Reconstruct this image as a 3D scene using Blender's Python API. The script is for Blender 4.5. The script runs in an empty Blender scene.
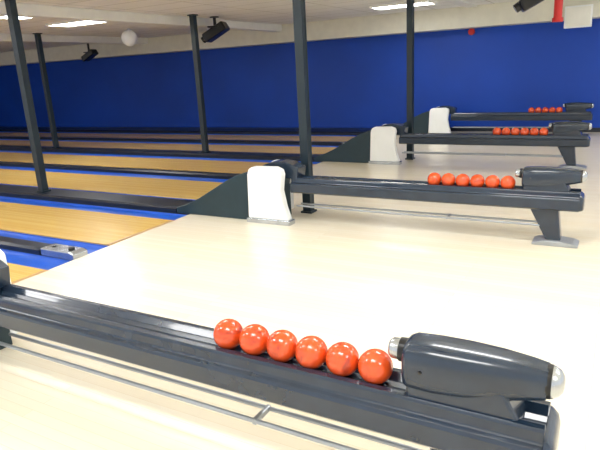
import bpy, bmesh, math
from mathutils import Vector, Matrix

scene = bpy.context.scene
scene.view_settings.view_transform = 'Standard'
H = 1.55

# ------------------------------------------------------------ camera
F = 560.0
VPX, VPY, SL = -720.0, 124.0, -0.053
Lv = Vector((VPX-300, VPY-225, F))
p2 = Vector((300, VPY+SL*(600-VPX)-225, F))
Xc = (-Lv).normalized()
Uc = -(Lv.cross(p2)).normalized()
Yc = Uc.cross(Xc)
right = Vector((Xc[0], Yc[0], Uc[0])); down = Vector((Xc[1], Yc[1], Uc[1])); fwd = Vector((Xc[2], Yc[2], Uc[2]))
cam_d = bpy.data.cameras.new("camera"); cam = bpy.data.objects.new("camera", cam_d)
scene.collection.objects.link(cam)
cam_d.sensor_width = 36; cam_d.lens = 36*F/600; cam_d.clip_start = 0.05; cam_d.clip_end = 200
R = Matrix((right, -down, -fwd)).transposed()
cam.matrix_world = Matrix.Translation((0, 0, H)) @ R.to_4x4()
scene.camera = cam

# ------------------------------------------------------------ materials
def lin(c):
    return tuple(((v/255)/12.92 if v/255 <= .04045 else ((v/255+.055)/1.055)**2.4) for v in c)+(1,)

def newmat(name):
    m = bpy.data.materials.new(name); m.use_nodes = True
    return m, m.node_tree.nodes, m.node_tree.links, m.node_tree.nodes["Principled BSDF"]

def mat(name, c, rough=.5, metal=0, var=.12, scale=6, coat=0, bump=0):
    m, N, L, b = newmat(name)
    tc = N.new("ShaderNodeTexCoord"); no = N.new("ShaderNodeTexNoise")
    no.inputs["Scale"].default_value = scale; no.inputs["Detail"].default_value = 5
    L.new(tc.outputs["Object"], no.inputs["Vector"])
    r = N.new("ShaderNodeValToRGB"); l = lin(c)
    r.color_ramp.elements[0].position = .3; r.color_ramp.elements[1].position = .7
    r.color_ramp.elements[0].color = tuple(v*(1-var) for v in l[:3])+(1,)
    r.color_ramp.elements[1].color = tuple(min(1, v*(1+var)) for v in l[:3])+(1,)
    L.new(no.outputs["Fac"], r.inputs["Fac"]); L.new(r.outputs["Color"], b.inputs["Base Color"])
    b.inputs["Roughness"].default_value = rough; b.inputs["Metallic"].default_value = metal
    b.inputs["Coat Weight"].default_value = coat; b.inputs["Coat Roughness"].default_value = .06
    if bump:
        bp = N.new("ShaderNodeBump"); bp.inputs["Strength"].default_value = bump; bp.inputs["Distance"].default_value = .01
        L.new(no.outputs["Fac"], bp.inputs["Height"]); L.new(bp.outputs["Normal"], b.inputs["Normal"])
    return m

def wood(name, c1, c2, mortar, rough, bw=.045, bl=2.2, ms=.0012, coat=.3, grain=.1):
    m, N, L, b = newmat(name)
    tc = N.new("ShaderNodeTexCoord")
    br = N.new("ShaderNodeTexBrick")
    br.inputs["Scale"].default_value = 1; br.inputs["Brick Width"].default_value = bl
    br.inputs["Row Height"].default_value = bw; br.inputs["Mortar Size"].default_value = ms
    br.inputs["Mortar Smooth"].default_value = .3
    br.offset = .37
    br.inputs["Color1"].default_value = lin(c1); br.inputs["Color2"].default_value = lin(c2)
    br.inputs["Mortar"].default_value = lin(mortar)
    L.new(tc.outputs["Object"], br.inputs["Vector"])
    mp = N.new("ShaderNodeMapping"); mp.inputs["Scale"].default_value = (1.2, 40, 1)
    L.new(tc.outputs["Object"], mp.inputs["Vector"])
    no = N.new("ShaderNodeTexNoise"); no.inputs["Scale"].default_value = 1.5; no.inputs["Detail"].default_value = 6
    L.new(mp.outputs["Vector"], no.inputs["Vector"])
    mx = N.new("ShaderNodeMixRGB"); mx.blend_type = 'MULTIPLY'; mx.inputs["Fac"].default_value = grain
    L.new(br.outputs["Color"], mx.inputs["Color1"]); L.new(no.outputs["Fac"], mx.inputs["Color2"])
    L.new(mx.outputs["Color"], b.inputs["Base Color"])
    b.inputs["Roughness"].default_value = rough
    b.inputs["Coat Weight"].default_value = coat; b.inputs["Coat Roughness"].default_value = .1
    return m

def emis(name, c, s):
    m, N, L, b = newmat(name)
    b.inputs["Base Color"].default_value = lin(c)
    b.inputs["Emission Color"].default_value = lin(c); b.inputs["Emission Strength"].default_value = s
    return m

M_app = wood("maple_approach", (249, 241, 221), (246, 235, 211), (236, 218, 184), .26, .06, 2.4, coat=.25, grain=.08)
M_lane = wood("lane_boards", (238, 202, 116), (228, 186, 96), (194, 146, 72), .27, .035, 3.5, coat=.2, grain=.12)
M_wall = mat("blue_wall_paint", (0, 68, 180), .55, var=.14, scale=.6)
M_white = mat("white_paint", (240, 240, 233), .6, var=.03)
M_soffit = mat("soffit_paint", (230, 228, 214), .7, var=.04)
M_dark = mat("return_enamel", (27, 43, 62), .25, var=.15, scale=9, coat=.5, bump=.05)
M_ramp = mat("ramp_enamel", (28, 52, 62), .42, var=.15, scale=5)
M_col = mat("column_paint", (28, 44, 54), .4, var=.15, scale=4)
M_div = mat("divider_black", (24, 32, 46), .35, var=.2, scale=5)
M_gut = mat("gutter_blue", (0, 84, 196), .4, var=.12, scale=3)
M_panel = mat("housing_white", (246, 249, 250), .35, var=.02)
M_sil = mat("brushed_silver", (185, 190, 196), .25, metal=.9, var=.1, scale=12)
M_grey = mat("grey_rod", (165, 170, 176), .3, metal=.5, var=.08)
M_black = mat("black_plastic", (14, 15, 18), .3, var=.2)
M_red = mat("red_enamel", (190, 26, 24), .4, var=.08)
M_lamp = emis("lamp_diffuser", (251, 251, 250), 23)
M_foul = mat("foul_line", (190, 150, 90), .4)

def ballmat():
    m, N, L, b = newmat("orange_ball")
    tc = N.new("ShaderNodeTexCoord"); no = N.new("ShaderNodeTexNoise")
    no.inputs["Scale"].default_value = 9; no.inputs["Detail"].default_value = 6; no.inputs["Distortion"].default_value = 1.4
    oi = N.new("ShaderNodeObjectInfo"); ad = N.new("ShaderNodeVectorMath"); ad.operation = 'ADD'
    L.new(tc.outputs["Object"], ad.inputs[0]); L.new(oi.outputs["Random"], ad.inputs[1]); L.new(ad.outputs[0], no.inputs["Vector"])
    r = N.new("ShaderNodeValToRGB"); e = r.color_ramp.elements
    e[0].position = .28; e[0].color = lin((170, 56, 30)); e[1].position = .42; e[1].color = lin((222, 80, 30))
    x = e.new(.66); x.color = lin((228, 88, 36)); x = e.new(.80); x.color = lin((236, 120, 74))
    L.new(no.outputs["Fac"], r.inputs["Fac"]); L.new(r.outputs["Color"], b.inputs["Base Color"])
    b.inputs["Roughness"].default_value = .2; b.inputs["Coat Weight"].default_value = .5; b.inputs["Coat Roughness"].default_value = .04
    return m
M_ball = ballmat()

def ceilmat():
    m, N, L, b = newmat("ceiling_tiles")
    tc = N.new("ShaderNodeTexCoord"); br = N.new("ShaderNodeTexBrick")
    br.offset = 0; br.inputs["Scale"].default_value = 1; br.inputs["Brick Width"].default_value = 1.2
    br.inputs["Row Height"].default_value = .6; br.inputs["Mortar Size"].default_value = .012
    br.inputs["Color1"].default_value = lin((251, 251, 245)); br.inputs["Color2"].default_value = lin((247, 247, 240))
    br.inputs["Mortar"].default_value = lin((206, 204, 192))
    L.new(tc.outputs["Object"], br.inputs["Vector"]); L.new(br.outputs["Color"], b.inputs["Base Color"])
    b.inputs["Roughness"].default_value = .9
    return m
M_ceil = ceilmat()

# ------------------------------------------------------------ mesh helpers
def link(o, parent=None):
    scene.collection.objects.link(o)
    if parent: o.parent = parent
    return o

def finish(name, bm, m, parent=None, bevel=0, seg=2, smooth=False, loc=(0, 0, 0)):
    bmesh.ops.recalc_face_normals(bm, faces=bm.faces)
    me = bpy.data.meshes.new(name); bm.to_mesh(me); bm.free()
    me.materials.append(m)
    if smooth or bevel:
        for p in me.polygons: p.use_smooth = smooth
    o = bpy.data.objects.new(name, me); o.location = loc
    link(o, parent)
    if bevel:
        b = o.modifiers.new("bevel", 'BEVEL'); b.width = bevel; b.segments = seg; b.limit_method = 'ANGLE'
        b.angle_limit = math.radians(25)
    return o

def addbox(bm, x0, x1, y0, y1, z0, z1):
    v = [bm.verts.new((x, y, z)) for x in (x0, x1) for y in (y0, y1) for z in (z0, z1)]
    for f in ((0, 1, 3, 2), (4, 6, 7, 5), (0, 4, 5, 1), (2, 3, 7, 6), (0, 2, 6, 4), (1, 5, 7, 3)):
        bm.faces.new([v[i] for i in f])

def box(name, x0, x1, y0, y1, z0, z1, m, parent=None, bevel=0):
    bm = bmesh.new(); addbox(bm, x0, x1, y0, y1, z0, z1)
    return finish(name, bm, m, parent, bevel)

def prism(name, pts, y0, y1, m, parent=None, bevel=0, axis='y', smooth=False):
    bm = bmesh.new()
    if axis == 'y':
        a = [bm.verts.new((p[0], y0, p[1])) for p in pts]; b = [bm.verts.new((p[0], y1, p[1])) for p in pts]
    else:
        a = [bm.verts.new((y0, p[0], p[1])) for p in pts]; b = [bm.verts.new((y1, p[0], p[1])) for p in pts]
    n = len(pts)
    bm.faces.new(a); bm.faces.new(b[::-1])
    for i in range(n): bm.faces.new((a[i], b[i], b[(i+1) % n], a[(i+1) % n]))
    return finish(name, bm, m, parent, bevel, smooth=smooth)

def loft(name, rings, m, parent=None, n=32, ex=2.0, yc=0):
    bm = bmesh.new(); prev = None; first = None
    for (x, zc, ry, rz) in rings:
        cur = []
        for i in range(n):
            t = 2*math.pi*i/n; c, s = math.cos(t), math.sin(t)
            cur.append(bm.verts.new((x, yc+ry*math.copysign(abs(c)**(2/ex), c), zc+rz*math.copysign(abs(s)**(2/ex), s))))
        if prev:
            for i in range(n): bm.faces.new((prev[i], cur[i], cur[(i+1) % n], prev[(i+1) % n]))
        else: first = cur
        prev = cur
    bm.faces.new(first); bm.faces.new(prev[::-1])
    o = finish(name, bm, m, parent, smooth=True)
    e = o.modifiers.new("es", 'EDGE_SPLIT'); e.split_angle = math.radians(50)
    return o

def cyl(name, p0, p1, r, m, parent=None, n=20):
    p0 = Vector(p0); p1 = Vector(p1); d = p1-p0
    bm = bmesh.new()
    bmesh.ops.create_cone(bm, cap_ends=True, segments=n, radius1=r, radius2=r, depth=d.length,
                          matrix=Matrix.Translation((p0+p1)/2) @ d.to_track_quat('Z', 'Y').to_matrix().to_4x4())
    o = finish(name, bm, m, parent, smooth=True)
    e = o.modifiers.new("es", 'EDGE_SPLIT'); e.split_angle = math.radians(50)
    return o

def empty(name, loc=(0, 0, 0)):
    e = bpy.data.objects.new(name, None); e.location = loc; e.empty_display_size = .2
    return link(e)

# ------------------------------------------------------------ room
XL, XR, YN, YF, HC = -23.5, 5.0, -2.5, 13.15, 2.65
def foul(y): return -4.2-.04*(y-3.4)
bm = bmesh.new()
pts = [(foul(YN), YN), (XR, YN), (XR, YF), (foul(YF), YF)]
a = [bm.verts.new((x, y, 0)) for x, y in pts]; b = [bm.verts.new((x, y, -.15)) for x, y in pts]
bm.faces.new(a); bm.faces.new(b[::-1])
for i in range(4): bm.faces.new((a[i], b[i], b[(i+1) % 4], a[(i+1) % 4]))
finish("floor", bm, M_app)
box("floor_under_lanes", XL, foul(YF)-.0, YN, YF, -.3, -.16, M_div)
box("wall_far", XL, XR, YF, YF+.15, -.3, HC+.1, M_wall)
box("wall_pin_end", XL-.15, XL, YN, YF+.15, -.3, HC+.1, M_wall)
box("ceiling", XL, XR, YN, YF+.15, HC, HC+.12, M_ceil)
box("trim_soffit", XL, XR, 12.62, YF-.002, 2.23, HC-.001, M_soffit)
box("baseboard_far", -4.3, XR, YF-.02, YF-.001, 0.001, .09, M_div)
for i, x in enumerate((-2.85, -7.55, -12.0)):
    box("trim_beam_%d" % (i+1), x-.11, x+.11, YN, 12.61, HC-.16 if i else HC-.03, HC-.001, M_white, bevel=.01)

# ------------------------------------------------------------ columns
def column(x, y, z0=0.0, w=.096, top=HC-.001):
    e = empty("support_column", (x, y, 0))
    bm = bmesh.new(); h = w/2; t = .02
    addbox(bm, -h, h, -h, -h+t, z0+.02, top); addbox(bm, -h, h, h-t, h, z0+.02, top)
    addbox(bm, -h*.9, h*.9, -h+t, h-t, z0+.02, top)
    finish("shaft", bm, M_col, e)
    box("base_plate", -h*1.4, h*1.4, -h*1.4, h*1.4, z0, z0+.02, M_col, e)
    box("cap_plate", -h*1.5, h*1.5, -h*1.5, h*1.5, top-.02, top, M_col, e)
column(-2.96, 5.38, top=HC-.032); column(-3.02, 9.14, top=HC-.032)
column(-7.06, 5.03, .066); column(-7.12, 8.8, .066); column(-11.6, 8.8, .066)

# ------------------------------------------------------------ ball returns
YS = [1.685, 5.06, 8.8, 12.5]
NB = [6, 6, 6, 5]
def shift(y): return -.034*(y-5.06) if y > 3 else .105

def ball_return(y0):
    e = empty("ball_return", (shift(y0), y0, 0))
    hs = -.17 if y0 < 3 else 0   # the first return has a slightly longer rail
    prof = [(-.105, .315), (-.12, .33), (-.12, .405), (-.114, .418), (-.098, .424), (-.092, .430), (-.088, .462), (-.082, .472), (-.056, .474),
            (-.048, .466), (-.03, .449), (0, .4455), (.03, .449), (.048, .466), (.056, .474), (.082, .472), (.088, .462),
            (.092, .430), (.098, .424), (.114, .418), (.12, .405), (.12, .33), (.105, .315)]
    prism("rail", prof, -2.93+hs, -.215, M_dark, e, axis='x', bevel=.003)
    loft("rail_end", [(-.215, .383, .12, .070), (-.205, .380, .118, .066), (-.19, .375, .11, .058), (-.182, .37, .085, .045)], M_dark, e, ex=6)
    for s in (-1, 1):
        cyl("tie_rod", (-2.9+hs, s*.05, .165), (-.49, s*.05, .165), .010, M_grey, e)
    box("rod_clamp", -1.315, -1.295, -.06, .06, .152, .178, M_grey, e, bevel=.004)
    prism("leg", [(-.60, .32), (-.37, .32), (-.335, .04), (-.455, .04)], -.06, .06, M_dark, e, bevel=.012)
    prism("foot_plate", [(-.56, 0), (-.20, 0), (-.20, .018), (-.24, .032), (-.34, .045), (-.46, .045), (-.53, .03), (-.56, .018)],
          -.10, .10, M_grey, e, bevel=.006)
    loft("hood", [(-.672, .568, .060, .066), (-.665, .568, .076, .080), (-.645, .568, .084, .088), (-.56, .570, .087, .090), (-.46, .575, .085, .085),
                  (-.36, .582, .076, .074), (-.27, .588, .062, .060), (-.222, .590, .052, .051)], M_dark, e, ex=3.2, n=48)
    loft("hood_cap", [(-.226, .590, .048, .048), (-.222, .590, .051, .051), (-.205, .591, .049, .049), (-.188, .592, .040, .040),
                      (-.178, .592, .026, .026), (-.175, .592, .012, .012)], M_sil, e, ex=2.2)
    loft("cap_band", [(-.226, .590, .0535, .0535), (-.21, .591, .0515, .0515)], M_black, e, ex=2.2)
    prism("hood_pedestal", [(-.655, .45), (-.655, .56), (-.34, .56), (-.28, .45)], -.074, .074, M_dark, e, bevel=.012)
    for s in (-1, 1):
        cyl("hood_screw", (-.60, s*.084, .575), (-.60, s*.0895, .575), .006, M_black, e)
    loft("nozzle_collar", [(-.66, .600, .043, .043), (-.694, .600, .042, .042)], M_black, e)
    loft("nozzle", [(-.692, .600, .038, .038), (-.722, .600, .036, .036), (-.731, .600, .029, .029), (-.732, .600, .018, .018)], M_sil, e)
    S = lambda P: [(x+hs, z) for x, z in P]
    prism("lift_ramp", S([(-4.45, 0), (-4.45, .07), (-4.30, .11), (-4.1, .20), (-3.9, .31), (-3.7, .42), (-3.55, .49), (-3.42, .53), (-3.25, .55), (-3.25, 0)]),
          -.20, .20, M_ramp, e, bevel=.012)
    pan = S([(-3.38, .05), (-3.36, .52), (-3.34, .575), (-3.30, .60), (-3.02, .605), (-2.955, .58), (-2.94, .53), (-2.965, .36), (-2.93, .18), (-2.885, .05)])
    rear = S([(-3.38, .05), (-3.36, .52), (-3.34, .575), (-3.30, .60), (-3.16, .60), (-3.11, .57), (-3.10, .05)])
    prism("side_panel_near", pan, -.27, -.17, M_panel, e, bevel=.014)
    prism("side_panel_rear", rear, .17, .25, M_panel, e, bevel=.014)
    prism("housing_core", S([(-3.34, 0), (-3.32, .57), (-3.06, .57), (-3.10, .36), (-3.10, 0)]), -.17, .17, M_ramp, e)
    prism("base_band", S([(-3.40, 0), (-3.40, .052), (-2.865, .052), (-2.865, 0)]), -.28, -.16, M_sil, e, bevel=.006)
    top = []
    for i in range(9):
        t = i/8; top.append((-3.30+.46*t, .575+.06*math.sin(math.pi*t)**.8))
    prism("housing_lid", S(top+[(-2.86, .46), (-3.0, .46), (-3.30, .565)]), -.09, .09, M_dark, e, bevel=.008)
    return e

def ball(x, y):
    bm = bmesh.new(); bmesh.ops.create_uvsphere(bm, u_segments=40, v_segments=24, radius=.0635)
    finish("bowling_ball", bm, M_ball, smooth=True, loc=(x, y, .4455+.0635+.0006))
for y0, n in zip(YS, NB):
    ball_return(y0)
    for k in range(n):
        ball(-.79-.13*k+shift(y0), y0)

# ------------------------------------------------------------ lanes, gutters, dividers
def gutter(x0, x1, y0, y1):
    n = 10; pts = []
    for i in range(n+1):
        t = math.pi*i/n
        pts.append(((y0+y1)/2-(y1-y0)/2*math.cos(t), -.012-.05*math.sin(t)))
    pts += [(y1, -.15), (y0, -.15)]
    prism("ball_gutter", pts, x0, x1, M_gut, axis='x')
def divider(yc, hw, h, x1):
    prism("lane_divider", [(yc-hw, -.15), (yc-hw, h-.02), (yc-hw+.03, h), (yc+hw-.03, h), (yc+hw, h-.02), (yc+hw, -.15)], XL+.1, x1, M_div, axis='x')
mids = [0.0, (YS[0]+YS[1])/2-.12, (YS[1]+YS[2])/2, (YS[2]+YS[3])/2]
RW, MW, GW = .20, .09, .28
seq = sorted([(y, RW) for y in YS]+[(y, MW) for y in mids])
for (yc, hw) in seq:
    xf = foul(yc)
    xe = -4.46+shift(yc)-(.17 if yc == YS[0] else 0)
    divider(yc, hw, .065 if hw == RW else .055, min(xe, xf-.001) if hw == RW else xf-.47)
    gutter(XL+.1, xf-.003, yc-hw-GW, yc-hw-.0005)
    if yc < 12:
        gutter(XL+.1, xf-.003, yc+hw+.0005, yc+hw+GW)
for (a_, b_) in zip(seq[:-1], seq[1:]):
    ya = a_[0]+a_[1]+GW+.001; yb = b_[0]-b_[1]-GW-.001
    xf = foul((ya+yb)/2)
    box("bowling_lane", XL+.1, xf-.05, ya, yb, -.15, 0, M_lane)
    box("foul_line", xf-.049, xf-.002, ya, yb, -.15, .001, M_foul)
box("lane_kickback", XL+.1, foul(12.9)-.02, 12.705, YF-.002, -.15, .07, M_div)
for yc in mids:
    x1 = foul(yc)+.04
    e = empty("divider_end_bracket", (x1, yc, 0))
    prism("cap_body", [(-.50, -.15), (-.50, .06), (-.1, .06), (-.045, .045), (-.045, -.15)], -.085, .085, M_sil, e, bevel=.01)
    cyl("cap_knob", (-.16, 0, .055), (-.16, 0, .077), .03, M_black, e)
    cyl("cap_screw", (-.40, 0, .055), (-.40, 0, .067), .015, M_black, e)

# ------------------------------------------------------------ ceiling lights
def troffer(x, y, sx=1.15, sy=.55):
    e = empty("ceiling_light", (x, y, HC))
    hx, hy = sx/2, sy/2
    bm = bmesh.new()
    addbox(bm, -hx, hx, -hy, -hy+.03, -.035, 0); addbox(bm, -hx, hx, hy-.03, hy, -.035, 0)
    addbox(bm, -hx, -hx+.03, -hy+.03, hy-.03, -.035, 0); addbox(bm, hx-.03, hx, -hy+.03, hy-.03, -.035, 0)
    finish("frame", bm, M_white, e)
    box("diffuser", -hx+.03, hx-.03, -hy+.03, hy-.03, -.025, -.002, M_lamp, e)
for x, y in [(-3.75, 10.9), (-8.45, 6.3), (-9.2, 7.9), (-3.2, 3.4), (-.8, 3.6), (-3.2, .6), (-.8, .6), (1.7, 3.6), (1.7, 7.4), (1.7, 10.8),  # after the first three: unseen fixtures, added to light the approach and lanes
             (-6.0, 3.2), (-9.6, 3.0), (-14, 4.0), (1.7, .6), (-6, .3), (-10, .3), (-17.5, 7.5), (-19, 3)]:
    troffer(x, y)

# ------------------------------------------------------------ ceiling devices
def projector(x, y, z, w, rot, nm="ceiling_projector"):
    e = empty(nm, (x, y, z))
    e.rotation_euler = (0, 0, rot)
    bm = bmesh.new(); addbox(bm, -w/2, w/2, -w*.32, w*.32, -w*.22, w*.14)
    bmesh.ops.rotate(bm, verts=bm.verts, cent=(0, 0, 0), matrix=Matrix.Rotation(math.radians(-28), 3, 'Y'))
    finish("body", bm, M_black, e, bevel=w*.06)
    cyl("lens", (-w*.38, 0, -w*.20), (-w*.56, 0, -w*.32), w*.13, M_black, e)
    cyl("lens_glass", (-w*.56, 0, -w*.32), (-w*.57, 0, -w*.327), w*.10, M_sil, e)
    cyl("drop_pole", (0, 0, w*.05), (0, 0, HC-z-.02), .03, M_black, e)
    cyl("ceiling_plate", (0, 0, HC-z-.02), (0, 0, HC-z), .09, M_black, e)
    box("yoke", -w*.2, w*.25, -w*.36, w*.36, w*.12, w*.18, M_black, e, bevel=.01)
projector(-7.15, 9.5, 2.38, .50, .3)
projector(-1.15, 9.0, 2.38, .48, .2)
projector(-13.1, 11.5, 2.26, .42, .2)
e = empty("globe_lamp", (-9.9, 9.9, 2.45))
bm = bmesh.new(); bmesh.ops.create_uvsphere(bm, u_segments=32, v_segments=20, radius=.18); finish("globe", bm, M_panel, e, smooth=True)
cyl("stem", (0, 0, .15), (0, 0, HC-2.45), .03, M_white, e)
e = empty("fire_sprinkler_pipe", (-.76, 8.0, 0))
cyl("pipe", (0, 0, 2.0), (0, 0, HC), .05, M_red, e)
cyl("pipe_cap", (0, 0, 1.96), (0, 0, 2.01), .065, M_red, e)
cyl("flange", (0, 0, 2.3), (0, 0, 2.33), .075, M_red, e)
e = empty("wall_cabinet", (-.83, 12.58, 2.26))
box("case", -.24, .24, -.08, .038, -.2, .2, M_panel, e, bevel=.01)
box("door", -.21, .21, -.092, -.08, -.17, .17, M_white, e, bevel=.004)
e = empty("fire_alarm_bell", (-2.95, 13.14, 2.16))
cyl("gong", (0, -.07, 0), (0, -.02, 0), .07, M_red, e); box("back_box", -.05, .05, -.02, .01, -.05, .05, M_red, e)

# ------------------------------------------------------------ world
w = bpy.data.worlds.new("world"); scene.world = w; w.use_nodes = True
w.node_tree.nodes["Background"].inputs["Color"].default_value = (.98, .985, .98, 1)
w.node_tree.nodes["Background"].inputs["Strength"].default_value = 1.25
